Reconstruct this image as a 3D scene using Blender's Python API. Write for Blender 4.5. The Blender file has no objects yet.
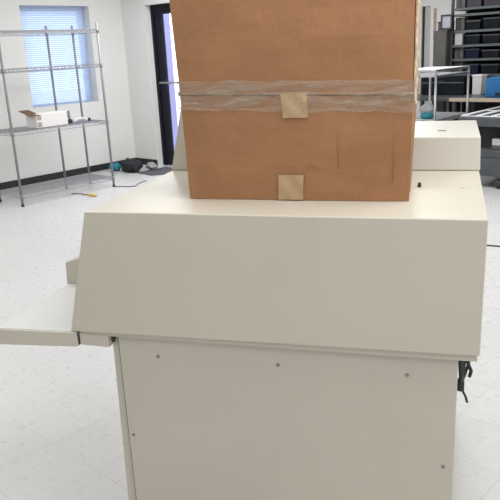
import bpy, bmesh, math, random
from mathutils import Vector, Matrix, noise
random.seed(7)
sc = bpy.context.scene
col = sc.collection
PI = math.pi

# ------------------------------------------------------------------ materials
def nt_new(name):
    m = bpy.data.materials.new(name); m.use_nodes = True
    t = m.node_tree
    return m, t, t.nodes, t.links, t.nodes['Principled BSDF']

def mat(name, rgb, rough=0.5, metal=0.0, var=0.06, scale=8.0, bump=0.0, bscale=60.0, spec=0.5, alpha=1.0, detail=4.0):
    """procedural paint: base colour with gentle noise variation and an optional fine bump"""
    m, t, n, l, b = nt_new(name)
    tc = n.new('ShaderNodeTexCoord')
    nz = n.new('ShaderNodeTexNoise'); nz.inputs['Scale'].default_value = scale; nz.inputs['Detail'].default_value = detail
    l.new(tc.outputs['Object'], nz.inputs['Vector'])
    r = n.new('ShaderNodeValToRGB')
    r.color_ramp.elements[0].position = 0.3; r.color_ramp.elements[1].position = 0.7
    r.color_ramp.elements[0].color = tuple(max(0, c*(1-var)) for c in rgb)+(1,)
    r.color_ramp.elements[1].color = tuple(min(1, c*(1+var)) for c in rgb)+(1,)
    l.new(nz.outputs['Fac'], r.inputs['Fac']); l.new(r.outputs['Color'], b.inputs['Base Color'])
    b.inputs['Roughness'].default_value = rough; b.inputs['Metallic'].default_value = metal
    b.inputs['Specular IOR Level'].default_value = spec
    b.inputs['Alpha'].default_value = alpha
    if bump > 0:
        n2 = n.new('ShaderNodeTexNoise'); n2.inputs['Scale'].default_value = bscale; n2.inputs['Detail'].default_value = 3
        l.new(tc.outputs['Object'], n2.inputs['Vector'])
        bp = n.new('ShaderNodeBump'); bp.inputs['Strength'].default_value = bump; bp.inputs['Distance'].default_value = 0.004
        l.new(n2.outputs['Fac'], bp.inputs['Height']); l.new(bp.outputs['Normal'], b.inputs['Normal'])
    return m

def mat_floor():
    m, t, n, l, b = nt_new('vinyl_tile')
    tc = n.new('ShaderNodeTexCoord')
    mp = n.new('ShaderNodeMapping'); mp.inputs['Location'].default_value = (0.424, 0.115, 0)
    l.new(tc.outputs['Object'], mp.inputs['Vector'])
    br = n.new('ShaderNodeTexBrick'); br.offset = 0.0; br.squash = 1.0
    br.inputs['Scale'].default_value = 1.0; br.inputs['Brick Width'].default_value = 0.305
    br.inputs['Row Height'].default_value = 0.305; br.inputs['Mortar Size'].default_value = 0.0011
    br.inputs['Mortar Smooth'].default_value = 0.3
    br.inputs['Color1'].default_value = (0.63, 0.627, 0.625, 1); br.inputs['Color2'].default_value = (0.65, 0.647, 0.645, 1)
    br.inputs['Mortar'].default_value = (0.44, 0.435, 0.425, 1)
    l.new(mp.outputs['Vector'], br.inputs['Vector'])
    # marbling
    nz = n.new('ShaderNodeTexNoise'); nz.inputs['Scale'].default_value = 26; nz.inputs['Detail'].default_value = 8; nz.inputs['Roughness'].default_value = 0.7
    l.new(tc.outputs['Object'], nz.inputs['Vector'])
    r = n.new('ShaderNodeValToRGB'); r.color_ramp.elements[0].position = 0.3; r.color_ramp.elements[1].position = 0.65
    r.color_ramp.elements[0].color = (0.965, 0.965, 0.965, 1); r.color_ramp.elements[1].color = (1.02, 1.02, 1.02, 1)
    l.new(nz.outputs['Fac'], r.inputs['Fac'])
    mx = n.new('ShaderNodeMix'); mx.data_type = 'RGBA'; mx.blend_type = 'MULTIPLY'; mx.inputs['Factor'].default_value = 1
    l.new(br.outputs['Color'], mx.inputs['A']); l.new(r.outputs['Color'], mx.inputs['B'])
    # scuffs and dark specks
    sp = n.new('ShaderNodeTexVoronoi'); sp.inputs['Scale'].default_value = 3.5; sp.inputs['Randomness'].default_value = 1
    mp2 = n.new('ShaderNodeMapping'); mp2.inputs['Scale'].default_value = (1.0, 1.6, 1); mp2.inputs['Rotation'].default_value = (0, 0, 0.5)
    l.new(tc.outputs['Object'], mp2.inputs['Vector']); l.new(mp2.outputs['Vector'], sp.inputs['Vector'])
    r2 = n.new('ShaderNodeValToRGB'); r2.color_ramp.elements[0].position = 0.012; r2.color_ramp.elements[1].position = 0.022
    r2.color_ramp.elements[0].color = (0.55, 0.54, 0.52, 1); r2.color_ramp.elements[1].color = (1, 1, 1, 1)
    l.new(sp.outputs['Distance'], r2.inputs['Fac'])
    mx2 = n.new('ShaderNodeMix'); mx2.data_type = 'RGBA'; mx2.blend_type = 'MULTIPLY'; mx2.inputs['Factor'].default_value = 0.7
    l.new(mx.outputs['Result'], mx2.inputs['A']); l.new(r2.outputs['Color'], mx2.inputs['B'])
    l.new(mx2.outputs['Result'], b.inputs['Base Color'])
    rr = n.new('ShaderNodeMapRange'); rr.inputs['To Min'].default_value = 0.2; rr.inputs['To Max'].default_value = 0.38
    l.new(nz.outputs['Fac'], rr.inputs['Value']); l.new(rr.outputs['Result'], b.inputs['Roughness'])
    b.inputs['Specular IOR Level'].default_value = 0.5
    return m

def mat_cardboard(name, rgb):
    m, t, n, l, b = nt_new(name)
    tc = n.new('ShaderNodeTexCoord')
    nz = n.new('ShaderNodeTexNoise'); nz.inputs['Scale'].default_value = 5; nz.inputs['Detail'].default_value = 8; nz.inputs['Roughness'].default_value = 0.65
    l.new(tc.outputs['Object'], nz.inputs['Vector'])
    r = n.new('ShaderNodeValToRGB'); r.color_ramp.elements[0].position = 0.3; r.color_ramp.elements[1].position = 0.72
    r.color_ramp.elements[0].color = tuple(c*0.86 for c in rgb)+(1,); r.color_ramp.elements[1].color = tuple(c*1.1 for c in rgb)+(1,)
    l.new(nz.outputs['Fac'], r.inputs['Fac'])
    # paper fibre
    fb = n.new('ShaderNodeTexNoise'); fb.inputs['Scale'].default_value = 160; fb.inputs['Detail'].default_value = 2
    l.new(tc.outputs['Object'], fb.inputs['Vector'])
    rf = n.new('ShaderNodeValToRGB'); rf.color_ramp.elements[0].color = (.88, .88, .88, 1); rf.color_ramp.elements[1].color = (1.08, 1.08, 1.08, 1)
    l.new(fb.outputs['Fac'], rf.inputs['Fac'])
    mx = n.new('ShaderNodeMix'); mx.data_type = 'RGBA'; mx.blend_type = 'MULTIPLY'; mx.inputs['Factor'].default_value = 1
    l.new(r.outputs['Color'], mx.inputs['A']); l.new(rf.outputs['Color'], mx.inputs['B'])
    l.new(mx.outputs['Result'], b.inputs['Base Color'])
    b.inputs['Roughness'].default_value = 0.75; b.inputs['Specular IOR Level'].default_value = 0.25
    n2 = n.new('ShaderNodeTexNoise'); n2.inputs['Scale'].default_value = 14; n2.inputs['Detail'].default_value = 5
    l.new(tc.outputs['Object'], n2.inputs['Vector'])
    bp = n.new('ShaderNodeBump'); bp.inputs['Strength'].default_value = 0.25; bp.inputs['Distance'].default_value = 0.01
    l.new(n2.outputs['Fac'], bp.inputs['Height']); l.new(bp.outputs['Normal'], b.inputs['Normal'])
    return m

def mat_packing_tape():
    m, t, n, l, b = nt_new('clear_packing_tape')
    tc = n.new('ShaderNodeTexCoord')
    mp = n.new('ShaderNodeMapping'); mp.inputs['Scale'].default_value = (7, 7, 30); l.new(tc.outputs['Object'], mp.inputs['Vector'])
    nz = n.new('ShaderNodeTexNoise'); nz.inputs['Scale'].default_value = 1.6; nz.inputs['Detail'].default_value = 6; nz.inputs['Roughness'].default_value = .65
    l.new(mp.outputs['Vector'], nz.inputs['Vector'])
    r = n.new('ShaderNodeValToRGB'); r.color_ramp.elements[0].position = 0.32; r.color_ramp.elements[1].position = 0.68
    r.color_ramp.elements[0].color = (.04, .04, .04, 1); r.color_ramp.elements[1].color = (.68, .68, .68, 1)
    l.new(nz.outputs['Fac'], r.inputs['Fac']); l.new(r.outputs['Color'], b.inputs['Alpha'])
    b.inputs['Base Color'].default_value = (0.52, 0.43, 0.34, 1); b.inputs['Roughness'].default_value = 0.2
    bp = n.new('ShaderNodeBump'); bp.inputs['Strength'].default_value = 0.6; bp.inputs['Distance'].default_value = 0.01
    l.new(nz.outputs['Fac'], bp.inputs['Height']); l.new(bp.outputs['Normal'], b.inputs['Normal'])
    return m

def mat_blind():
    m, t, n, l, b = nt_new('blind_slat_vinyl')
    out = n['Material Output']
    tr = n.new('ShaderNodeBsdfTranslucent'); tr.inputs['Color'].default_value = (0.78, 0.85, 0.97, 1)
    nz = n.new('ShaderNodeTexNoise'); nz.inputs['Scale'].default_value = 3
    tc = n.new('ShaderNodeTexCoord'); l.new(tc.outputs['Object'], nz.inputs['Vector'])
    r = n.new('ShaderNodeValToRGB'); r.color_ramp.elements[0].color = (.66, .72, .84, 1); r.color_ramp.elements[1].color = (.68, .75, .88, 1)
    l.new(nz.outputs['Fac'], r.inputs['Fac']); l.new(r.outputs['Color'], b.inputs['Base Color'])
    b.inputs['Roughness'].default_value = 0.4
    mx = n.new('ShaderNodeMixShader'); mx.inputs['Fac'].default_value = BLIND_TRANS
    l.new(b.outputs['BSDF'], mx.inputs[1]); l.new(tr.outputs['BSDF'], mx.inputs[2]); l.new(mx.outputs['Shader'], out.inputs['Surface'])
    return m

def mat_glass():
    m, t, n, l, b = nt_new('clear_glass')
    out = n['Material Output']
    tr = n.new('ShaderNodeBsdfTransparent'); tr.inputs['Color'].default_value = (0.92, 0.94, 0.95, 1)
    gl = n.new('ShaderNodeBsdfGlossy'); gl.inputs['Roughness'].default_value = 0.03
    fr = n.new('ShaderNodeFresnel'); fr.inputs['IOR'].default_value = 1.25
    nz = n.new('ShaderNodeTexNoise'); nz.inputs['Scale'].default_value = 2
    bp = n.new('ShaderNodeBump'); bp.inputs['Strength'].default_value = 0.02
    l.new(nz.outputs['Fac'], bp.inputs['Height']); l.new(bp.outputs['Normal'], gl.inputs['Normal'])
    mx = n.new('ShaderNodeMixShader'); l.new(fr.outputs['Fac'], mx.inputs['Fac'])
    l.new(tr.outputs['BSDF'], mx.inputs[1]); l.new(gl.outputs['BSDF'], mx.inputs[2]); l.new(mx.outputs['Shader'], out.inputs['Surface'])
    return m

BLIND_TRANS = 0.62
M = {}
M['floor'] = mat_floor()
M['wall'] = mat('painted_wall', (0.76, 0.752, 0.735), 0.75, var=0.015, scale=1.5, bump=0.12, bscale=180, spec=.3)
M['ceiling'] = mat('ceiling_tile', (0.80, 0.80, 0.78), 0.9, var=0.03, scale=30, bump=0.3, bscale=120)
M['black_trim'] = mat('black_rubber', (0.018, 0.018, 0.02), 0.5, var=0.2)
M['beige'] = mat('beige_powder_coat', (0.585, 0.552, 0.462), 0.36, var=0.02, scale=3, bump=0.06, bscale=420, spec=.75)
M['beige_panel'] = mat('beige_panel_paint', (0.578, 0.543, 0.458), 0.4, var=0.025, scale=3, bump=0.06, bscale=420, spec=.6)
M['beige_bounce'] = mat('beige_coat_bounce_lit', (0.655, 0.632, 0.57), 0.38, var=0.02, scale=3, bump=0.06, bscale=420, spec=.75)  # machine beige made lighter, painting in light bounced up from the hood top
M['groove'] = mat('dark_gap', (0.05, 0.045, 0.04), 0.8)
M['screw'] = mat('screw_steel', (0.32, 0.30, 0.27), 0.4, metal=0.7)
M['chrome'] = mat('chrome_wire', (0.46, 0.46, 0.48), 0.35, metal=0.7, var=0.05, scale=30)
M['post'] = mat('dull_chrome_post', (0.28, 0.28, 0.30), 0.55, metal=0.4, var=0.05, scale=30)
M['chrome_bright'] = mat('bright_wire', (0.80, 0.81, 0.83), 0.3, metal=0.6, var=0.05, scale=30)
M['white_wire'] = mat('white_coated_wire', (0.85, 0.86, 0.88), 0.35, var=0.03)
M['rubber'] = mat('dark_rubber', (0.03, 0.03, 0.032), 0.6, var=0.2)
M['card'] = mat_cardboard('kraft_cardboard', (0.385, 0.193, 0.094))
M['card_pale'] = mat('torn_cardboard', (0.60, 0.47, 0.32), 0.85, var=0.55, scale=55, bump=.4, bscale=90)
M['tape'] = mat_packing_tape()
M['paper_tape'] = mat('paper_tape', (0.47, 0.325, 0.19), 0.6, var=0.06, scale=30)
M['blind'] = mat_blind()
M['glass'] = mat_glass()
M['dark_alu'] = mat('dark_bronze_metal', (0.008, 0.009, 0.016), 0.6, var=0.2, spec=.25)
M['steel'] = mat('brushed_steel', (0.62, 0.62, 0.63), 0.3, metal=0.9)
M['concrete'] = mat('outdoor_concrete', (0.80, 0.79, 0.77), 0.9, var=0.06)
M['lilac'] = mat('lilac_painted_column', (0.30, 0.27, 0.52), 0.7, var=0.04)
M['white_paper'] = mat('white_carton', (0.82, 0.80, 0.79), 0.7, var=0.02)
M['print'] = mat('grey_brown_print', (0.42, 0.36, 0.32), 0.7, var=0.08)
M['brown_flap'] = mat('brown_flap', (0.15, 0.085, 0.04), 0.8, var=0.12)
M['black_plastic'] = mat('black_plastic', (0.03, 0.03, 0.032), 0.4, var=0.2)
M['green_black'] = mat('green_black_plastic', (0.03, 0.05, 0.045), 0.4, var=0.3)
M['grey_plastic'] = mat('pale_grey_plastic', (0.62, 0.64, 0.66), 0.4)
M['teal'] = mat('teal_cloth', (0.022, 0.19, 0.25), 0.8, var=0.25, scale=20, bump=.5, bscale=30)
M['black_cloth'] = mat('black_cloth', (0.018, 0.018, 0.022), 0.8, var=0.3, scale=30, bump=.5, bscale=30)
M['pale_bag'] = mat('pale_plastic_bag', (0.33, 0.33, 0.345), 0.4, var=0.25, scale=20, bump=.6, bscale=30)
M['mat'] = mat('charcoal_floor_mat', (0.085, 0.085, 0.095), 0.95, var=0.4, scale=90, bump=.5, bscale=200)
M['yellow'] = mat('yellow_plastic', (0.60, 0.46, 0.10), 0.5, var=0.15)
M['brown_cord'] = mat('brown_cord', (0.16, 0.09, 0.05), 0.6)
M['wood'] = mat('light_wood_edge', (0.58, 0.48, 0.36), 0.5, var=0.1, scale=20)
M['bench_top'] = mat('blue_grey_laminate', (0.07, 0.095, 0.125), 0.35, var=0.2, scale=4)
M['dark_metal'] = mat('dark_grey_metal', (0.045, 0.05, 0.055), 0.5, var=0.25, scale=6)
M['rack_metal'] = mat('grey_rack_steel', (0.085, 0.095, 0.10), 0.5, var=0.15, scale=6)
M['rack_back'] = mat('dark_rack_panel', (0.02, 0.022, 0.024), 0.8, var=0.3, scale=5)
M['blue'] = mat('blue_plastic', (0.02, 0.17, 0.42), 0.4, var=0.1)
M['white_plastic'] = mat('white_plastic', (0.62, 0.62, 0.60), 0.4, var=0.04)
M['white_plastic_gloss'] = mat('smooth_white_laminate', (0.72, 0.715, 0.70), 0.3, var=0.02, spec=.6)
M['cab_grey'] = mat('grey_brown_steel', (0.075, 0.072, 0.067), 0.6, var=0.15, scale=5)
M['door_grey'] = mat('grey_door_paint', (0.50, 0.50, 0.485), 0.5, var=0.08, scale=4)
M['screen'] = mat('dim_screen', (0.34, 0.33, 0.40), 0.3, var=0.15, scale=4)
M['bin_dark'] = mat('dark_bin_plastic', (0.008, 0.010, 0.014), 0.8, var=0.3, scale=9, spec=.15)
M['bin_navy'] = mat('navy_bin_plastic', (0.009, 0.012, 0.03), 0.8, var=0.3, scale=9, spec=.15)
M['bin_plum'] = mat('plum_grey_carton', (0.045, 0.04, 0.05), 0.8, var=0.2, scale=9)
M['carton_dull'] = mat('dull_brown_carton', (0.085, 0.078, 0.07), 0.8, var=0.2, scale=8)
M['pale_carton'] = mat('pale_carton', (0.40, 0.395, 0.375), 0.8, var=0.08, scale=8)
M['cart_grey'] = mat('slate_cart_metal', (0.062, 0.07, 0.08), 0.5, var=0.2, scale=6)
M['strip'] = mat('beige_red_strip', (0.46, 0.33, 0.30), 0.6, var=0.4, scale=28)

# ------------------------------------------------------------------ mesh helpers
class MB:
    def __init__(s): s.b = bmesh.new()
    def box(s, x0, x1, y0, y1, z0, z1, bev=0.0, rot=None, seg=2):
        c = Vector(((x0+x1)/2, (y0+y1)/2, (z0+z1)/2))
        mt = Matrix.Translation(c) @ (rot.to_4x4() if rot else Matrix.Identity(4)) @ Matrix.Diagonal((abs(x1-x0), abs(y1-y0), abs(z1-z0), 1))
        r = bmesh.ops.create_cube(s.b, size=1, matrix=mt)
        if bev > 0:
            es = list({e for v in r['verts'] for e in v.link_edges})
            bmesh.ops.bevel(s.b, geom=es, offset=bev, segments=seg, affect='EDGES', profile=0.5)
        return s
    def bar(s, a, b, r, seg=8, r2=None):
        a, b = Vector(a), Vector(b); d = b-a
        if d.length < 1e-6: return s
        q = Vector((0, 0, 1)).rotation_difference(d).to_matrix().to_4x4()
        bmesh.ops.create_cone(s.b, cap_ends=True, segments=seg, radius1=r, radius2=r if r2 is None else r2, depth=d.length,
                              matrix=Matrix.Translation((a+b)/2) @ q)
        return s
    def tube(s, pts, r, seg=8):
        pts = [Vector(p) for p in pts]; rings = []
        for i, p in enumerate(pts):
            t = (pts[min(i+1, len(pts)-1)]-pts[max(i-1, 0)]).normalized()
            up = Vector((0, 0, 1)) if abs(t.z) < .9 else Vector((1, 0, 0))
            u = t.cross(up).normalized(); w = u.cross(t)
            rings.append([s.b.verts.new(p+r*(math.cos(2*PI*k/seg)*u+math.sin(2*PI*k/seg)*w)) for k in range(seg)])
        for A, B in zip(rings, rings[1:]):
            for k in range(seg): s.b.faces.new((A[k], A[(k+1) % seg], B[(k+1) % seg], B[k]))
        s.b.faces.new(rings[0][::-1]); s.b.faces.new(rings[-1])
        return s
    def prism(s, poly, axis, lo, hi, bev=0.0, seg=2):
        """extrude a polygon: axis 'y' -> (x,z) points, 'z' -> (x,y) points, 'x' -> (y,z) points"""
        def P(p, h):
            return {'y': (p[0], h, p[1]), 'z': (p[0], p[1], h), 'x': (h, p[0], p[1])}[axis]
        A = [s.b.verts.new(P(p, lo)) for p in poly]; B = [s.b.verts.new(P(p, hi)) for p in poly]
        fs = [s.b.faces.new(A), s.b.faces.new(B[::-1])]
        k = len(poly)
        for i in range(k): fs.append(s.b.faces.new((A[i], B[i], B[(i+1) % k], A[(i+1) % k])))
        bmesh.ops.recalc_face_normals(s.b, faces=fs)
        if bev > 0:
            es = list({e for f in fs for e in f.edges})
            bmesh.ops.bevel(s.b, geom=es, offset=bev, segments=seg, affect='EDGES', profile=0.5)
        return s
    def blob(s, c, rx, ry, rz, amp=0.15, sub=3, seed=0, flat=None):
        r = bmesh.ops.create_icosphere(s.b, subdivisions=sub, radius=1)
        for v in r['verts']:
            n_ = noise.noise(v.co*1.7+Vector((seed*3.1, seed, 0)))*amp+noise.noise(v.co*4+Vector((seed, 0, 5)))*amp*.4
            p = v.co*(1+n_); q = Vector((c[0]+p.x*rx, c[1]+p.y*ry, c[2]+p.z*rz))
            if flat is not None and q.z < flat: q.z = flat
            v.co = q
        return s
    def build(s, name, m, parent=None, smooth=False, mtx=None):
        me = bpy.data.meshes.new(name); bmesh.ops.recalc_face_normals(s.b, faces=s.b.faces[:]); s.b.to_mesh(me); s.b.free()
        me.materials.append(m)
        if smooth:
            for p in me.polygons: p.use_smooth = True
        o = bpy.data.objects.new(name, me); col.objects.link(o)
        if parent: o.parent = parent
        if mtx is not None: o.matrix_local = mtx
        return o

def tag(o, label=None, cat=None, group=None, kind=None):
    if label: o['label'] = label
    if cat: o['category'] = cat
    if group: o['group'] = group
    if kind: o['kind'] = kind
    return o
def empty(name, loc, label=None, cat=None, group=None, rz=0.0, kind=None):
    o = bpy.data.objects.new(name, None); o.empty_display_size = .1; col.objects.link(o)
    o.location = loc; o.rotation_euler = (0, 0, rz)
    return tag(o, label, cat, group, kind)
def struct(name, mb, m, parent=None):
    o = mb.build(name, m, parent)
    if not parent: o['kind'] = 'structure'
    return o

# ------------------------------------------------------------------ room shell (world x runs along the door wall, y into the room)
XL, XR, YB, YD, YF, ZC = -6.35, 4.6, -3.6, 5.15, 9.5, 2.72
XJ = -4.5                                   # where the door wall ends and the room goes deeper
struct('floor', MB().prism([(XL-.3, YB-.2), (XR+.2, YB-.2), (XR+.2, YF+.2), (XJ-.2, YF+.2), (XJ-.2, YD+.25), (XL-.3, YD+.25)], 'z', -.1, 0), M['floor'])
struct('ceiling', MB().prism([(XL-.3, YB-.2), (XR+.2, YB-.2), (XR+.2, YF+.2), (XJ-.2, YF+.2), (XJ-.2, YD+.25), (XL-.3, YD+.25)], 'z', ZC, ZC+.1), M['ceiling'])
# left wall with the window opening
W0, W1, WZ0, WZ1 = 3.60, 4.612, 0.946, 2.183
lw = MB()
lw.box(XL-.25, XL, YB-.2, W0, 0, ZC).box(XL-.25, XL, W1, YD+.25, 0, ZC).box(XL-.25, XL, W0, W1, 0, WZ0).box(XL-.25, XL, W0, W1, WZ1, ZC)
struct('wall_left', lw, M['wall'])
# door wall with the door opening
D0, D1, DZ = -5.86, -4.82, 2.16
dw = MB()
dw.box(XL, D0, YD, YD+.25, 0, ZC).box(D1, XJ, YD, YD+.25, 0, ZC).box(D0, D1, YD, YD+.25, DZ, ZC)
struct('wall_door', dw, M['wall'])
struct('wall_jog', MB().box(XJ-.2, XJ, YD+.25, YF+.2, 0, ZC), M['wall'])
# far wall with the grey door
G0, G1, GZ = -4.35, -3.958, 2.055
fw = MB()
fw.box(XJ, G0, YF, YF+.2, 0, ZC).box(G1, XR, YF, YF+.2, 0, ZC).box(G0, G1, YF, YF+.2, GZ, ZC)
struct('wall_far', fw, M['wall'])
struct('wall_right', MB().box(XR, XR+.2, YB-.2, YF, 0, ZC), M['wall'])
struct('wall_near', MB().box(XL, XR, YB-.2, YB, 0, ZC), M['wall'])
struct('baseboard_left', MB().box(XL, XL+.012, YB, YD, 0, .088, .003), M['black_trim'])
struct('baseboard_door', MB().box(XL+.012, D0, YD-.012, YD, 0, .088, .003), M['black_trim'])
struct('baseboard_far', MB().box(G1, XR, YF-.012, YF, 0, .088, .003), M['black_trim'])
# outdoors
struct('ground', MB().box(-30, XL-.3, -14, 20, -.16, -.06).box(XL-.3, XJ-.2, YD+.25, 20, -.16, -.06), M['concrete'])
struct('trim_1', MB().box(-6.87, -6.655, 6.05, 6.3, -.06, 3.2, .01), M['lilac'])

# window: frame, pane
w = empty('window_1', (XL-.2, (W0+W1)/2, WZ0), kind='structure')
fr = MB(); y0, y1, h = W0-(W0+W1)/2, W1-(W0+W1)/2, WZ1-WZ0
fr.box(-.03, .03, y0, y0+.05, 0, h).box(-.03, .03, y1-.05, y1, 0, h).box(-.03, .03, y0+.05, y1-.05, 0, .025).box(-.03, .03, y0+.05, y1-.05, h-.05, h)
fr.build('window_frame', M['dark_alu'], w)
MB().box(-.004, .004, y0+.05, y1-.05, .025, h-.05).build('pane', M['glass'], w)
# window blind
bx = XL-.115
bl = empty('window_blind', (bx, (W0+W1)/2, WZ0), 'white horizontal slat blind glowing bluish in the window of the left wall', 'blind')
hw = (W1-W0)/2-.012
MB().box(-.022, .022, -hw, hw, h-.045, h-.002, .004).build('head_rail', M['blind'], bl)
s_ = MB(); ns = 46; zt, zb = h-.06, .03
for i in range(ns):
    z = zb+(zt-zb)*i/(ns-1)
    s_.box(-.0135, .0135, -hw, hw, z-.0007, z+.0007, rot=Matrix.Rotation(math.radians(-58), 3, 'Y'))
s_.build('slats', M['blind'], bl)
MB().box(-.014, .014, -hw, hw, .002, .016, .003).build('bottom_rail', M['blind'], bl)
cd = MB()
for yy in (-.38, 0, .38): cd.bar((-.0, yy, .01), (-.0, yy, h-.03), .0012, 5)
cd.build('ladder_cord', M['white_plastic'], bl)

# glazed entrance door
d1 = empty('door_1', (D0, YD+.1, 0), kind='structure')
wd = D1-D0
f_ = MB(); f_.box(0, .05, 0, .11, 0, DZ).box(wd-.05, wd, 0, .11, 0, DZ).box(.05, wd-.05, 0, .11, DZ-.07, DZ)
f_.build('door_frame', M['dark_alu'], d1)
lf = MB(); lf.box(.05, .185, .02, .065, .01, DZ-.07).box(wd-.185, wd-.05, .02, .065, .01, DZ-.07)
lf.box(.185, wd-.185, .02, .065, DZ-.125, DZ-.07).box(.185, wd-.185, .02, .065, .01, .12)
lf.build('door_leaf', M['dark_alu'], d1)
MB().box(.185, wd-.185, .038, .046, .12, DZ-.125).build('glass', M['glass'], d1)
hb = MB(); hb.bar((.13, -.045, 1.15), (wd-.13, -.045, 1.15), .013, 10).bar((.14, .02, 1.15), (.14, -.045, 1.15), .011, 8).bar((wd-.14, .02, 1.15), (wd-.14, -.045, 1.15), .011, 8)
hb.build('push_bar', M['steel'], d1, True)
# grey door in the far wall
d2 = empty('door_2', (G0, YF, 0), kind='structure')
wg = G1-G0
MB().box(.25, wg, .05, .09, .0, GZ, .003).build('door_leaf', M['door_grey'], d2)
MB().box(0, .235, -.004, .2, .0, GZ+.001).build('door_casing', M['wall'], d2)
MB().box(.232, .262, .03, .05, .0, GZ-.002).build('door_edge', M['black_trim'], d2)

# ------------------------------------------------------------------ the big beige machine (own frame turned 25.96 deg)
TH = 0.45299984
mc = empty('office_machine', (0, 0, 0), 'large beige office machine with slanted side and stepped top carrying the cardboard box', 'machine', rz=TH)
# base cabinet
cab = MB().box(.042, 1.0165, .034, 1.05, .03, .745, .003)
cab_o = cab.build('base_cabinet', M['beige_panel'], mc)
MB().box(.0385, .0425, .04, 1.0, .03, .742).build('panel_gap', M['groove'], mc)
MB().prism([(.016, .745), (.0385, .745), (.0385, .03), (.004, .03)], 'y', .047, 1.04, .002).build('side_panel', M['beige'], mc)
for k, (x, z) in enumerate([(.168, .674), (.534, .679), (.059, .398), (.888, .681), (.988, .414), (.98, .12), (.059, .12)]):
    MB().bar((x, .0365, z), (x, .0315, z), .0052, 12).bar((x, .033, z), (x, .0305, z), .0026, 6).build('screw', M['screw'], cab_o)
for x, y in ((.08, .1), (.97, .1), (.08, .98), (.97, .98)):
    MB().bar((x, y, 0), (x, y, .032), .025, 12).build('foot', M['rubber'], mc)
# hood
D = .647
hood = MB().prism([(0, 1.12), (1.07, 1.12), (1.067, .766), (-.094, .751)], 'y', 0, D, .0035).build('hood', M['beige'], mc)
MB().prism([(-.074, .7535), (1.062, .7665), (1.062, .744), (-.074, .736)], 'y', .014, D-.01, .002).build('hood_lip', M['beige'], mc)
MB().prism([(-.005, 1.12), (1.07, 1.12), (1.067, .74), (-.099, .74)], 'y', D+.001, 1.118, .003).build('rear_body', M['beige'], mc)
MB().prism([(.30, 1.12), (.30, 1.23), (1.07, 1.23), (1.073, 1.12)], 'y', D, 1.121, .004).build('rear_cover', M['beige_bounce'], mc)
MB().prism([(-.003, 1.1205), (.061, 1.382), (.09, 1.50), (.55, 1.50), (.60, 1.1205)], 'y', D-.001, 1.0, .003).build('upright_cover', M['beige'], mc)
MB().box(.934, .963, .800, .811, 1.2295, 1.2312).build('slot', M['groove'], mc)
MB().bar((1.014, .38, 1.119), (1.02, .383, 1.1215), .004, 8).build('screw', M['screw'], mc)
kb = MB().bar((.894, .378, 1.1195), (.894, .378, 1.126), .006, 10).bar((.894, .378, 1.124), (.895, .377, 1.133), .0045, 8)
kb.build('catch_knob', M['groove'], mc)
# delivery tray on the left
tr = MB().prism([(-.357, .7385), (-.357, .6865), (-.0775, .7005), (-.0775, .7475)], 'y', .0, .42, .003).build('delivery_tray', M['beige'], mc)
MB().prism([(-.0745, .741), (-.0745, .7035), (.022, .701), (.022, .738)], 'y', .012, .5, .002).build('tray_bracket', M['beige'], mc)
MB().prism([(-.3545, .7388), (-.3545, .7402), (-.081, .749), (-.081, .7475)], 'y', .006, .415).build('tray_surface', M['white_plastic_gloss'], tr)['label'] = 'smooth white tray surface'
MB().box(-.0776, -.0744, .008, .4, .705, .742).build('tray_gap', M['groove'], tr)
MB().box(.021, .033, .03, .036, .712, .73, rot=Matrix.Rotation(.3, 3, 'Y')).build('bracket_gap', M['groove'], mc)
MB().prism([(-.358, .7385), (-.354, .822), (-.27, .85), (-.05, .85), (-.05, .7445)], 'y', .421, .56, .003).build('side_guide', M['beige'], mc)
# cables hanging below the hood at the right
for pts, r in (([(1.026, .10, .745), (1.024, .10, .70), (1.027, .09, .66), (1.024, .09, .632)], .0065),
               ([(1.034, .12, .745), (1.032, .12, .69), (1.03, .11, .64), (1.028, .10, .625)], .0065),
               ([(1.045, .13, .745), (1.049, .13, .72), (1.043, .12, .69), (1.053, .12, .665), (1.049, .12, .648)], .005),
               ([(1.056, .15, .745), (1.055, .15, .71), (1.049, .14, .69), (1.035, .12, .645)], .004),
               ([(1.028, .10, .64), (1.032, .10, .615), (1.041, .11, .592), (1.046, .11, .575)], .0035)):
    MB().tube(pts, r).build('cable', M['black_plastic'], mc, True)
MB().box(1.018, 1.036, .085, .115, .618, .645, .003).build('cable_plug', M['black_plastic'], mc)

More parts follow.
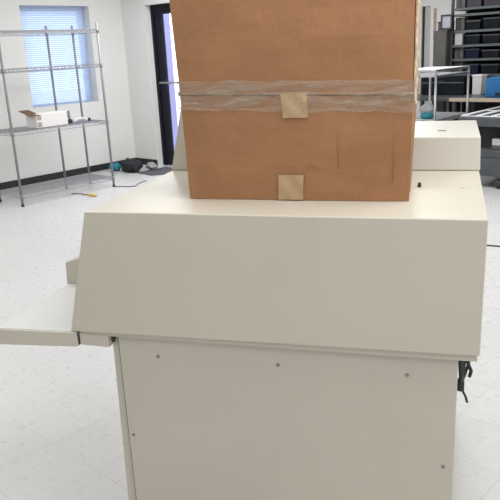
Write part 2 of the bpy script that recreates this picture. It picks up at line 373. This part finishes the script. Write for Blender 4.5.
# ------------------------------------------------------------------ cardboard box on the machine
bxr = empty('cardboard_box', (0, 0, 1.1212), 'big brown cardboard box taped round its middle on top of the beige machine', 'box', rz=TH)
X0, X1, Y0, Y1 = .243, .881, .178, .45
def carton(name, z0, z1, seed, sl=0.0, top=False, taper0=0.0, crush=False):
    """a carton half with softly bulging, slightly dented sides; seam z falls by sl from left to right"""
    b = bmesh.new(); nx, ny, nz = 24, 10, 12
    def surf(a, c_, f):
        vs = [[b.verts.new(f(i/a, j/c_)) for j in range(c_+1)] for i in range(a+1)]
        for i in range(a):
            for j in range(c_): b.faces.new((vs[i][j], vs[i+1][j], vs[i+1][j+1], vs[i][j+1]))
    def P(u, v, w):
        x = X0+(X1-X0)*u; y = Y0+(Y1-Y0)*v; z = z0+(z1-z0)*w
        t = w if not top else 1-w                       # 1 at the seam
        z += -sl*(u-.5)*t
        if top: x += -taper0*(1-t)*(1-u)+.002*(1-t)*u
        else: x += .007*(1-t)*(1-u)-.003*(1-t)*u-.012*v*(1-t)*u
        return Vector((x, y, z))
    for ax in range(6):
        def f(p, q, ax=ax):
            if ax == 0: u, v, w, nrm, e = p, 0, q, Vector((0, -1, 0)), (p, q)
            elif ax == 1: u, v, w, nrm, e = p, 1, q, Vector((0, 1, 0)), (p, q)
            elif ax == 2: u, v, w, nrm, e = 0, p, q, Vector((-1, 0, 0)), (p, q)
            elif ax == 3: u, v, w, nrm, e = 1, p, q, Vector((1, 0, 0)), (p, q)
            elif ax == 4: u, v, w, nrm, e = p, q, 0, Vector((0, 0, 0)), (p, q)
            else: u, v, w, nrm, e = p, q, 1, Vector((0, 0, 1 if top else 0)), (p, q)
            c = P(u, v, w)
            k = math.sin(PI*e[0])*math.sin(PI*e[1])
            n_ = noise.noise(Vector((u*3, v*3, w*3))+Vector((seed, 0, 0)))*.004+noise.noise(Vector((u*9, v*9, w*7))+Vector((seed, 2, 0)))*.0016
            c = c+nrm*(n_*k**.35+.002*k)
            if crush and u > .86 and v < .5:
                q_ = (u-.86)/.14*max(0, 1-w/.55)
                c.y += .006*q_*(1-v); c.x -= .002*q_
            return c
        surf(*{0: (nx, nz), 1: (nx, nz), 2: (ny, nz), 3: (ny, nz), 4: (nx, ny), 5: (nx, ny)}[ax], f)
    bmesh.ops.remove_doubles(b, verts=b.verts[:], dist=.0004)
    m_ = MB.__new__(MB); m_.b = b
    return m_.build(name, M['card'], bxr)
carton('lower_carton', 0.0, .287, 1.3, sl=.018, taper0=.003, crush=True)
carton('upper_carton', .290, .580, 4.7, sl=.018, top=True, taper0=.0115)
# seam lip of the upper half, slightly ragged
def ring(off, z, wob, amp):
    out = []
    per = [(X0-off, Y0-off), (X1+off, Y0-off), (X1+off, Y1+off), (X0-off, Y1+off)]
    for a, b_ in zip(per, per[1:]+per[:1]):
        L = 54 if abs(b_[0]-a[0]) > abs(b_[1]-a[1]) else 20
        for i in range(L):
            t = i/L; x = a[0]+(b_[0]-a[0])*t; y = a[1]+(b_[1]-a[1])*t
            u = (x-X0)/(X1-X0)
            k = noise.noise(Vector((x*wob, y*wob, z*9)))*amp
            kk = noise.noise(Vector((x*wob*1.7, y*wob*1.7, z*31)))*.0016
            dx = kk if abs(a[0]-b_[0]) < 1e-6 else 0; dy = kk if abs(a[1]-b_[1]) < 1e-6 else 0
            out.append((x+dx, y+dy, z-.018*(u-.5)+k))
    return out
def band(name, m, rows, parent):
    b = bmesh.new(); R = [[b.verts.new(p) for p in r] for r in rows]
    n = len(R[0])
    for A, B in zip(R, R[1:]):
        for k in range(n): b.faces.new((A[k], A[(k+1) % n], B[(k+1) % n], B[k]))
    q = MB.__new__(MB); q.b = b
    return q.build(name, m, parent, True)
band('seam_gap', M['groove'], [ring(.0022, .2865, 20, .0006), ring(.0022, .2895, 20, .0006)], bxr)
band('seam_flap', M['card'], [ring(.0042, .2895, 26, .0010), ring(.0042, .291, 26, .0008), ring(.0034, .2935, 20, .001), ring(.0024, .296, 20, .001)], bxr)
band('packing_tape', M['tape'], [ring(.0052, z, 14, .007 if e else .0012) for z, e in ((.246, 1), (.258, 0), (.270, 0), (.281, 0), (.292, 0), (.303, 0), (.314, 0), (.326, 1))], bxr)
# two squares of paper tape on the front
def tape_square(x0, x1, z0, z1, sk):
    m_ = MB(); b = m_.b; y = Y0-.0062
    n = 6; g = [[b.verts.new((x0+(x1-x0)*i/n+sk*(j/n), y+.0012*math.sin(i*1.3+j), z0+(z1-z0)*j/n)) for j in range(n+1)] for i in range(n+1)]
    fs = [b.faces.new((g[i][j], g[i+1][j], g[i+1][j+1], g[i][j+1])) for i in range(n) for j in range(n)]
    r = bmesh.ops.extrude_face_region(b, geom=fs)
    bmesh.ops.translate(b, verts=[v for v in r['geom'] if isinstance(v, bmesh.types.BMVert)], vec=(0, .002, 0))
    return m_
a_ = tape_square(.539, .609, .228, .293, -.004).build('paper_tape', M['paper_tape'], bxr); a_['label'] = 'beige paper tape square across the middle seam'
a_ = tape_square(.518, .589, .002, .072, .003).build('paper_tape', M['paper_tape'], bxr); a_['label'] = 'beige paper tape square at the bottom edge'
# torn pale strip along the right-hand edge
tn = MB(); b = tn.b; prev = None
for i in range(34):
    z = .262+.313*i/33
    wv = .034+.022*noise.noise(Vector((0, z*22, 3)))+.02*noise.noise(Vector((4, z*60, 3)))
    if i in (0, 33): wv = .006
    xo = X1+.0045+.005*max(0, (z-.2)/.38)
    cur = [b.verts.new((xo, Y0+.006, z-.006)), b.verts.new((xo+.004+.004*noise.noise(Vector((z*40, 1, 1))), Y0+.006+wv, z-.006)),
           b.verts.new((xo-.003, Y0+.006+wv, z-.006)), b.verts.new((xo-.003, Y0+.006, z-.006))]
    if prev:
        for k in range(4): b.faces.new((prev[k], prev[(k+1) % 4], cur[(k+1) % 4], cur[k]))
    prev = cur
tn.build('torn_strip', M['card_pale'], bxr)
cr = MB()
cr.tube([(.60, Y0-.0052, .098), (.68, Y0-.0060, .086), (.76, Y0-.0058, .068), (.835, Y0-.0045, .058)], .0009, 5)
cr.build('crease', M['card'], bxr, True)
for x0_, z0_, x1_, z1_ in ((.832, .05, .838, .19), (.69, .09, .688, .19)):
    st = MB(); st.tube([(x0_, Y0-.0042, z0_), ((x0_+x1_)/2, Y0-.0050, (z0_+z1_)/2), (x1_, Y0-.0045, z1_)], .0009, 5).build('crease', M['card'], bxr, True)

# ------------------------------------------------------------------ wire shelving unit at the left wall
sx0, sx1, sy0, sy1 = -5.66, -5.165, 2.62, 3.852
su = empty('wire_shelving_unit', ((sx0+sx1)/2, (sy0+sy1)/2, 0), 'tall chrome wire shelving unit in front of the window with the blind', 'shelf')
hx, hy = (sx1-sx0)/2, (sy1-sy0)/2
PXY = [(-1, -1), (-1, 1), (1, -1), (1, 1), (-1, (3.5-(sy0+sy1)/2)/hy)]
if True:
    for px, py in PXY:
        p = MB().bar((px*hx, py*hy, .02), (px*hx, py*hy, 1.905), .0135, 12)
        for z in (.12, .80, 1.45, 1.835): p.bar((px*hx, py*hy, z-.035), (px*hx, py*hy, z+.012), .018, 12)
        po = p.build('post', M['post'], su, True)
        MB().bar((px*hx, py*hy, 0), (px*hx, py*hy, .03), .019, 12, .014).build('foot', M['rubber'], po, True)
def wire_deck(mb, x0, x1, y0, y1, z, pitch=.026, wr=.0034, rr=.0045, drop=.032, along='x'):
    for zz in (z, z-drop):
        mb.bar((x0, y0, zz), (x1, y0, zz), rr, 6).bar((x0, y1, zz), (x1, y1, zz), rr, 6).bar((x0, y0, zz), (x0, y1, zz), rr, 6).bar((x1, y0, zz), (x1, y1, zz), rr, 6)
    def zig(a, b):
        a, b = Vector(a), Vector(b); n = max(2, int((b-a).length/.045)); last = a
        for i in range(1, n+1):
            c = a.lerp(b, i/n); c = Vector((c.x, c.y, z if i % 2 == 0 else z-drop)); mb.bar(last, c, wr, 5); last = c
    for A, B in (((x0, y0, z), (x1, y0, z)), ((x1, y0, z), (x1, y1, z)), ((x0, y1, z), (x1, y1, z)), ((x0, y0, z), (x0, y1, z))): zig(A, B)
    if along == 'x':
        n = int((y1-y0)/pitch)
        for i in range(1, n): mb.bar((x0, y0+(y1-y0)*i/n, z+.003), (x1, y0+(y1-y0)*i/n, z+.003), wr, 5)
        for t in (.33, .67): mb.bar((x0+(x1-x0)*t, y0, z-.003), (x0+(x1-x0)*t, y1, z-.003), rr, 6)
    else:
        n = int((x1-x0)/pitch)
        for i in range(1, n): mb.bar((x0+(x1-x0)*i/n, y0, z+.003), (x0+(x1-x0)*i/n, y1, z+.003), wr, 5)
        for t in (.33, .67): mb.bar((x0, y0+(y1-y0)*t, z-.003), (x1, y0+(y1-y0)*t, z-.003), rr, 6)
    return mb
for z in (.12, .80, 1.45, 1.835):
    wire_deck(MB(), -hx, hx, -hy, hy, z).build('wire_shelf', M['chrome'], su)
# white carton with an open brown flap
SZ = .8085
wb = empty('carton', (-5.36, 3.17, SZ), 'white carton with an open brown flap on the middle wire shelf', 'box')
MB().box(-.11, .11, -.195, .205, 0, .150, .004).build('carton_body', M['white_paper'], wb)
fl = MB(); fl.box(-.10, .12, -.275, -.155, -.004, .004, rot=Matrix.Rotation(.22, 3, 'Y')); f_o = fl.build('flap', M['brown_flap'], wb); f_o.location = (0, 0, .163)
MB().box(.1095, .1115, -.185, -.13, .085, .135).box(.1095, .1115, -.185, -.13, .01, .06).build('printed_patch', M['print'], wb)
# small devices on the shelf
q = empty('power_adapter', (-5.36, 3.45, SZ), 'dark coiled power adapter right of the white carton on the wire shelf', 'adapter')
MB().box(-.04, .04, -.035, .03, 0, .045, .008).build('adapter_body', M['black_plastic'], q)
cl = MB()
pp = [(.03*math.cos(a*.5), .028*math.sin(a*.5)-.002, .05+.0045*a*.5) for a in range(0, 40)]
cl.tube(pp, .0055, 6).build('coiled_cord', M['green_black'], q, True)
q = empty('phone_handset', (-5.34, 3.60, SZ), 'small pale grey handset lying on the wire shelf beside the dark adapter', 'handset')
hs = MB().tube([(0, -.095, .02), (0, -.05, .034), (0, .0, .038), (0, .05, .034), (0, .09, .02)], .019, 10)
hs.build('handle', M['grey_plastic'], q, True)
MB().blob((0, -.085, .02), .03, .028, .02, .02, 2, 1, 0).build('earpiece', M['grey_plastic'], q, True)
MB().blob((0, .08, .02), .03, .028, .02, .02, 2, 2, 0).build('mouthpiece', M['grey_plastic'], q, True)
q = empty('plug', (-5.33, 3.712, SZ), 'small black plug with thin cord at the right end of the wire shelf', 'plug')
MB().box(-.018, .018, -.018, .018, 0, .036, .005).build('plug_body', M['black_plastic'], q)
MB().tube([(0, .016, .018), (.005, .05, .012), (.0, .09, .006), (.01, .125, .004)], .003, 6).build('cord', M['grey_plastic'], q, True)

# ------------------------------------------------------------------ floor clutter by the corner
q = empty('yellow_tool', (-4.93, 3.375, 0), 'small yellow tool with a brown cord on the floor under the wire shelving', 'tool')
MB().blob((0, 0, .012), .075, .035, .018, .15, 2, 3, 0).build('tool_body', M['yellow'], q, True)
MB().tube([(-.05, 0, .01), (-.10, .0, .006), (-.16, -.03, .005), (-.22, .0, .005), (-.28, -.03, .005), (-.33, -.07, .005)], .006, 6).build('cord', M['brown_cord'], q, True)
tag(MB().tube([(-5.16, 3.84, .005), (-5.08, 3.90, .005), (-4.98, 3.93, .005), (-4.93, 4.0, .005), (-4.99, 4.07, .005), (-5.05, 4.16, .005), (-5.09, 4.30, .005)], .005, 6).build('floor_cord', M['black_plastic'], None, True),
    'black cord on the floor beside the right front foot of the wire shelving', 'cord')
tag(MB().blob((-6.12, 4.60, .055), .095, .075, .055, .3, 3, 5, 0).build('teal_bag', M['teal'], None, True),
    'crumpled teal cloth bag on the floor left of the black bag', 'bag')
q = empty('black_bag', (-5.86, 4.67, 0), 'slumped black bag on the floor between teal bag and pale plastic bag', 'bag')
MB().blob((.02, 0, .075), .19, .12, .085, .38, 3, 8, 0).build('bag_body', M['black_cloth'], q, True)
MB().tube([(-.08, 0, .13), (-.05, -.02, .18), (0, -.03, .185), (.05, -.02, .14)], .008, 6).build('strap', M['black_cloth'], q, True)
tag(MB().blob((-5.665, 4.87, .05), .10, .06, .045, .65, 3, 11, .013).build('plastic_bag', M['pale_bag'], None, True),
    'crumpled pale plastic bag on the mat beside the black bag', 'bag')
mm = MB().prism([(-5.66, 4.62), (-5.33, 4.585), (-4.98, 5.06), (-5.66, 5.12)], 'z', 0, .012, .004)
tag(mm.build('door_mat', M['mat']), 'charcoal floor mat lying in front of the glazed door', 'mat')
tag(MB().tube([(-.62, 3.74, .005), (-.52, 3.80, .005), (-.43, 3.822, .005), (-.36, 3.842, .005), (-.22, 3.90, .005), (-.05, 3.93, .005)], .006, 6).build('extension_cord', M['black_plastic'], None, True),
    'thin black cord on the floor right of the beige machine', 'cord')

# ------------------------------------------------------------------ right background
# wire table
tx0, tx1, ty0, ty1 = -2.85, -2.32, 6.555, 7.43
q = empty('wire_table', ((tx0+tx1)/2, (ty0+ty1)/2, 0), 'tall chrome wire table with white wire top behind the box at right', 'table')
ax, ay = (tx1-tx0)/2, (ty1-ty0)/2
for px in (-1, 1):
    for py in (-1, 1):
        lo = MB().bar((px*ax, py*ay, .02), (px*ax, py*ay, 1.19), .0145, 10).build('leg', M['chrome'], q, True)
        MB().bar((px*ax, py*ay, 0), (px*ax, py*ay, .03), .02, 10, .015).build('foot', M['rubber'], lo, True)
wire_deck(MB(), -ax, ax, -ay, ay, 1.18, .02, .006, .014, .0).build('wire_top', M['white_wire'], q)
wire_deck(MB(), -ax, ax, -ay, ay, 1.115, .03, .003, .012, .0).build('wire_tray', M['white_wire'], q)
wire_deck(MB(), -ax, ax, -ay, ay, .60, .03, .004, .008, .03).build('wire_shelf', M['chrome'], q)
tag(MB().blob((-2.52, 6.76, .69), .10, .08, .09, .25, 3, 21, .6095).build('plastic_bag', M['pale_bag'], None, True),
    'pale crumpled bag on the low shelf of the wire table', 'bag')
tag(MB().blob((-2.45, 6.60, .645), .085, .055, .045, .25, 3, 23, .6095).build('cloth_bundle', M['teal'], None, True),
    'teal cloth bundle on the low shelf of the wire table', 'cloth')
# workbench with wooden edge
wx0, wx1, wy0, wy1 = -2.79, -1.2, 7.864, 8.62
q = empty('workbench', ((wx0+wx1)/2, (wy0+wy1)/2, 0), 'workbench with blue-grey top and pale wooden front edge in the right background', 'bench')
bx_, by_ = (wx1-wx0)/2, (wy1-wy0)/2
MB().box(-bx_, bx_, -by_+.02, by_, .705, .75, .003).build('bench_top', M['bench_top'], q)
MB().box(-bx_, bx_, -by_, -by_+.02, .703, .751, .003).build('front_edge', M['wood'], q)
for px in (-1, 1):
    for py in (-1, 1):
        MB().box(px*(bx_-.05)-.025, px*(bx_-.05)+.025, py*(by_-.07)-.025, py*(by_-.07)+.025, 0, .705, .003).build('leg', M['dark_metal'], q)
MB().box(-bx_+.08, bx_-.08, by_-.12, by_-.1, .05, .70).build('back_panel', M['rack_back'], q)
for k, (x0, x1, z1, mm_, lb) in enumerate(((-2.66, -2.32, .46, 'bin_dark', 'black tote under the left end of the workbench'), (-2.28, -1.98, .52, 'bin_navy', 'navy tote under the workbench below the blue case'))):
    t = empty('tote', ((x0+x1)/2, 8.16, 0), lb, 'tote')
    w_ = (x1-x0)/2
    MB().prism([(-w_+.03, 0), (w_-.03, 0), (w_, z1), (-w_, z1)], 'y', -.2, .2, .008).build('tote_body', M[mm_], t)
    MB().box(-w_-.01, w_+.01, -.21, .21, z1, z1+.03, .006).build('lid', M['bin_dark'], t)
q = empty('blue_case', (-2.13, 8.20, .7515), 'bright blue plastic case standing on the workbench', 'case')
MB().prism([(-.225, 0), (.25, 0), (.25, .262), (-.17, .262), (-.235, .225)], 'y', -.15, .15, .012).build('case_body', M['blue'], q)
MB().tube([(-.10, 0, .258), (-.08, 0, .285), (.06, 0, .285), (.08, 0, .258)], .01, 8).build('handle', M['black_plastic'], q, True)
MB().box(-.09, .04, -.156, -.149, .02, .06, .003).build('latch', M['black_plastic'], q)
q = empty('white_bin', (-2.64, 8.50, .7505), 'small white bin on the workbench left of the blue case', 'bin')
MB().prism([(-.07, 0), (.062, 0), (.068, .262), (-.075, .262)], 'y', -.09, .09, .01).build('bin_body', M['white_plastic'], q)
MB().box(-.08, .073, -.098, .098, .258, .274, .005).build('rim', M['white_wire'], q)
# dark side table left of the bench
q = empty('side_table', (-3.24, 8.35, 0), 'low dark table beyond the wire table left of the workbench', 'table')
MB().box(-.42, .42, -.42, .38, .70, .74, .004).build('table_top', M['dark_metal'], q)
for px in (-1, 1):
    for py in (-.36, .32):
        MB().box(px*.38-.02, px*.38+.02, py-.02, py+.02, 0, .70).build('leg', M['dark_metal'], q)
q = empty('equipment_case', (-3.20, 8.55, .74), 'wide black equipment case on the dark side table', 'case')
MB().box(-.33, .345, -.1, .14, 0, .265, .01).build('case_body', M['bin_dark'], q)
MB().box(-.32, .335, -.104, -.099, .17, .185).build('lid_gap', M['rack_metal'], q)
MB().tube([(-.06, -.10, .2), (-.05, -.125, .2), (.05, -.125, .2), (.06, -.10, .2)], .006, 6).build('handle', M['black_plastic'], q, True)

# grey-brown cabinet, with box and monitor on top
q = empty('steel_cabinet', (-3.405, 9.05, 0), 'narrow dark grey-brown steel cabinet beside the pale far wall', 'cabinet')
MB().box(-.105, .11, -.3, .25, 0, 1.655, .004).build('cabinet_body', M['cab_grey'], q)
dr = MB().box(-.098, .103, -.312, -.3, .04, 1.63, .003).build('door', M['cab_grey'], q)
MB().bar((.07, -.33, .95), (.07, -.33, 1.1), .006, 8).bar((.07, -.31, .96), (.07, -.33, .96), .005, 8).bar((.07, -.31, 1.09), (.07, -.33, 1.09), .005, 8).build('handle', M['steel'], dr, True)
q = empty('grey_box', (-3.46, 8.985, 1.656), 'dark grey box behind the monitor on the steel cabinet', 'box')
MB().box(-.06, .12, -.08, .1, 0, .125, .004).build('box_body', M['cab_grey'], q)
MB().box(-.063, .123, -.083, .103, .105, .13, .003).build('lid', M['dark_metal'], q)
q = empty('monitor', (-3.33, 8.81, 1.656), 'small black-framed monitor on top of the steel cabinet', 'monitor')
mn = MB()
mn.box(-.09, -.065, -.02, .02, .012, .222).box(.065, .09, -.02, .02, .012, .222).box(-.065, .065, -.02, .02, .197, .222).box(-.065, .065, -.02, .02, .012, .035).box(-.08, .08, .0, .03, .02, .21)
mn.build('frame', M['black_plastic'], q)
MB().box(-.065, .065, -.012, .0, .035, .197).build('screen', M['screen'], q)
MB().box(-.05, .05, -.04, .05, 0, .012, .003).build('base', M['black_plastic'], q)

# storage rack
rx0, rx1, ry0, ry1 = -3.275, -2.38, 8.88, 9.36
q = empty('storage_rack', ((rx0+rx1)/2, (ry0+ry1)/2, 0), 'tall dark steel storage rack filled with bins in the far right background', 'rack')
gx, gy = (rx1-rx0)/2, (ry1-ry0)/2
for px in (-1, 1):
    for py in (-1, 1):
        MB().box(px*gx-.018, px*gx+.018, py*gy-.018, py*gy+.018, 0, 2.45, .002).build('upright', M['dark_metal'], q)
LV = (.10, .62, 1.0, 1.225, 1.425, 1.63, 1.86, 1.945)
for z in LV:
    MB().box(-gx, gx, -gy-.012, gy, z-.022, z+.012, .002).build('shelf', M['rack_metal'], q)
MB().box(-gx, gx, gy+.002, gy+.012, .05, 2.45).build('back_panel', M['rack_back'], q)
names = {1.0: 'sixth shelf from the top', 1.225: 'fifth shelf from the top', 1.425: 'fourth shelf from the top', 1.63: 'third shelf from the top', 1.945: 'top shelf'}
cols = ((-3.245, -3.105, 'left end'), (-3.075, -2.86, 'middle'), (-2.82, -2.56, 'right end'))
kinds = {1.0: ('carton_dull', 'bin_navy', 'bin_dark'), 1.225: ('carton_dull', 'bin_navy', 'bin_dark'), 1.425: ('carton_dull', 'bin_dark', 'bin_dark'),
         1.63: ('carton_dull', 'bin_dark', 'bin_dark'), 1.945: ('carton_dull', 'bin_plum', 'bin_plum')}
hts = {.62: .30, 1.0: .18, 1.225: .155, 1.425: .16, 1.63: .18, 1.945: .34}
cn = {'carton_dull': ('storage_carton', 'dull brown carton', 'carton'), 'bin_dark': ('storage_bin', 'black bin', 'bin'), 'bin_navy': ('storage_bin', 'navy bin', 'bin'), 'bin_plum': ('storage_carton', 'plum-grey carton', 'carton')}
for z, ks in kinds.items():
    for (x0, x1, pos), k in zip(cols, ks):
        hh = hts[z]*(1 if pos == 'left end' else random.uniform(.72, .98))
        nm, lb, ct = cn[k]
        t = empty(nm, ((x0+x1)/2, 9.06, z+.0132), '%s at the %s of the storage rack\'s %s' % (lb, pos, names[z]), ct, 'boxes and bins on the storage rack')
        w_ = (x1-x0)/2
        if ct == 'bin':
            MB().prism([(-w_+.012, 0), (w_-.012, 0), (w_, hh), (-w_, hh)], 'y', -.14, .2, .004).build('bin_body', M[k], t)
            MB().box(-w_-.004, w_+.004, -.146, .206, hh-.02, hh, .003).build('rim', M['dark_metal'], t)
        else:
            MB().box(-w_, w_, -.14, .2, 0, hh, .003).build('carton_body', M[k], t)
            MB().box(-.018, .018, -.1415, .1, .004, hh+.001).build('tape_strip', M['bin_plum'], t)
t = empty('pale_box', (-3.175, 8.905, 1.4385), 'small pale box at the front of the storage rack\'s fourth shelf from the top', 'box')
MB().box(-.055, .062, -.02, .008, 0, .165, .003).build('box_body', M['pale_carton'], t)
MB().box(-.0565, .0635, -.0215, .0095, .135, .166, .003).build('lid', M['pale_carton'], t)

# narrow strip and switch on the far wall
q = empty('hanging_strip', (-3.88, YF, 1.53), 'narrow beige and reddish strip hanging on the far wall beside the steel cabinet', 'strip')
MB().box(-.025, .025, -.012, -.001, 0, .48, .004).build('backing', M['strip'], q)
MB().bar((0, -.014, .04), (0, -.014, .43), .004, 6).build('printed_line', M['print'], q)
q = empty('wall_switch', (-3.84, YF, 1.17), 'small dark switch on the far wall below the hanging strip', 'switch')
MB().box(-.02, .02, -.014, -.001, 0, .06, .004).build('plate', M['dark_metal'], q)
MB().box(-.007, .007, -.022, -.014, .02, .04, .002).build('toggle', M['black_plastic'], q)

# equipment cart with wire rack top
kx0, kx1, ky0, ky1 = -1.66, -.62, 5.80, 7.05
q = empty('equipment_cart', ((kx0+kx1)/2, (ky0+ky1)/2, 0), 'dark slate equipment cart on casters at the right edge behind the machine', 'cart')
ex, ey = (kx1-kx0)/2, (ky1-ky0)/2
MB().box(-ex, ex, -ey, ey, .645, .735, .006).build('top_frame', M['cart_grey'], q)
MB().box(-ex, ex, -ey, ey, .33, .41, .006).build('deck', M['cart_grey'], q)
MB().prism([(-ex+.01, .33), (ex-.01, .33), (ex-.01, .13), (-ex+.10, .13)], 'y', -ey+.01, ey-.01, .006).build('lower_housing', M['cart_grey'], q)
MB().box(-ex+.04, ex-.04, -ey+.14, ey-.05, .41, .645).build('inner_housing', M['rack_back'], q)
for px in (-1, 1):
    for py in (-1, 1):
        MB().box(px*(ex-.025)-.02, px*(ex-.025)+.02, py*(ey-.025)-.02, py*(ey-.025)+.02, .41, .645).build('post', M['dark_metal'], q)
        cs = MB().bar((px*(ex-.1)-.018, py*(ey-.08), .05), (px*(ex-.1)+.018, py*(ey-.08), .05), .05, 16).build('caster', M['rubber'], q, True)
        MB().box(px*(ex-.1)-.026, px*(ex-.1)+.026, py*(ey-.08)-.03, py*(ey-.08)+.03, .085, .13, .004).build('caster_fork', M['steel'], cs)
ca = MB().bar((.02-.018+ -.09, -ey+.06, .052), (.02+.018-.09, -ey+.06, .052), .052, 16).build('caster', M['rubber'], q, True)
q2 = empty('wire_rack', ((kx0+kx1)/2, (ky0+ky1)/2, .735), 'bright wire rack lying on top of the slate equipment cart', 'rack')
wr_ = MB()
for i in range(7):
    x = -ex+.03+i*.16
    wr_.bar((x, -ey+.02, .012), (x, ey-.02, .012), .011, 8)
for yy in (-ey+.05, 0, ey-.05): wr_.bar((-ex+.02, yy, .008), (ex-.02, yy, .008), .007, 6)
wr_.build('rods', M['white_wire'], q2, True)
t = empty('control_box', (-1.235, 5.868, .4112), 'small grey control box on the middle deck of the equipment cart', 'box')
MB().box(-.06, .06, -.04, .06, 0, .115, .005).build('box_body', M['cab_grey'], t)
MB().box(-.056, .056, -.043, -.04, .045, .11, .002).build('face_plate', M['pale_carton'], t)

# ------------------------------------------------------------------ light: ceiling fixtures, an added fill row, daylight
def area(name, loc, sx, sy, power, colr, rot=(0, 0, 0)):
    L = bpy.data.lights.new(name, 'AREA'); L.shape = 'RECTANGLE'; L.size = sx; L.size_y = sy; L.energy = power; L.color = colr
    o = bpy.data.objects.new(name, L); o.location = loc; o.rotation_euler = rot; col.objects.link(o); return o
PW = 31
WARM = (0.99, 0.99, 0.99)
for x in (-4.5, -1.7, 1.05, 3.5):
    for y, k in ((-1.6, .45), (.5, .86), (4.1, 1.45)):  # row behind the camera is fill, added to brighten the machine's front
        area('ceiling_panel_and_fill', (x, y, ZC-.02), .6, 1.2, PW*k*((.45 if x < 0 else 1.05) if y < 0 else 1), WARM)
for x, y, k in ((-3.4, 7.5, 1.25), (-.6, 7.0, .2), (3.0, 7.4, .3)):
    area('ceiling_panel_and_fill', (x, y, ZC-.02), .6, 1.2, PW*k, WARM)

wld = bpy.data.worlds.new('sky'); sc.world = wld; wld.use_nodes = True
n, l = wld.node_tree.nodes, wld.node_tree.links
bg = n['Background']; bg.inputs['Color'].default_value = (0.86, 0.92, 1.0, 1); bg.inputs['Strength'].default_value = 3.7

# ------------------------------------------------------------------ camera
cam = bpy.data.cameras.new('camera'); co = bpy.data.objects.new('camera', cam); col.objects.link(co)
R_ = Vector((0.741694, 0.668943, -0.049045)); F_ = Vector((-0.652432, 0.702552, -0.28417))
CAMLOC = (1.5986, -1.0475, 1.5334)
R_ = (R_-F_*R_.dot(F_)/F_.dot(F_)).normalized(); F_.normalize(); U_ = R_.cross(F_)
co.matrix_world = Matrix(((R_.x, U_.x, -F_.x, CAMLOC[0]), (R_.y, U_.y, -F_.y, CAMLOC[1]), (R_.z, U_.z, -F_.z, CAMLOC[2]), (0, 0, 0, 1)))
cam.sensor_width = 36; cam.lens = 677.492*36/500; cam.clip_start = .05; cam.clip_end = 200
sc.camera = co
sc.view_settings.view_transform = 'Standard'; sc.view_settings.look = 'None'
sc.view_settings.exposure = 0.0; sc.view_settings.gamma = 1; sc.view_settings.use_curve_mapping = False
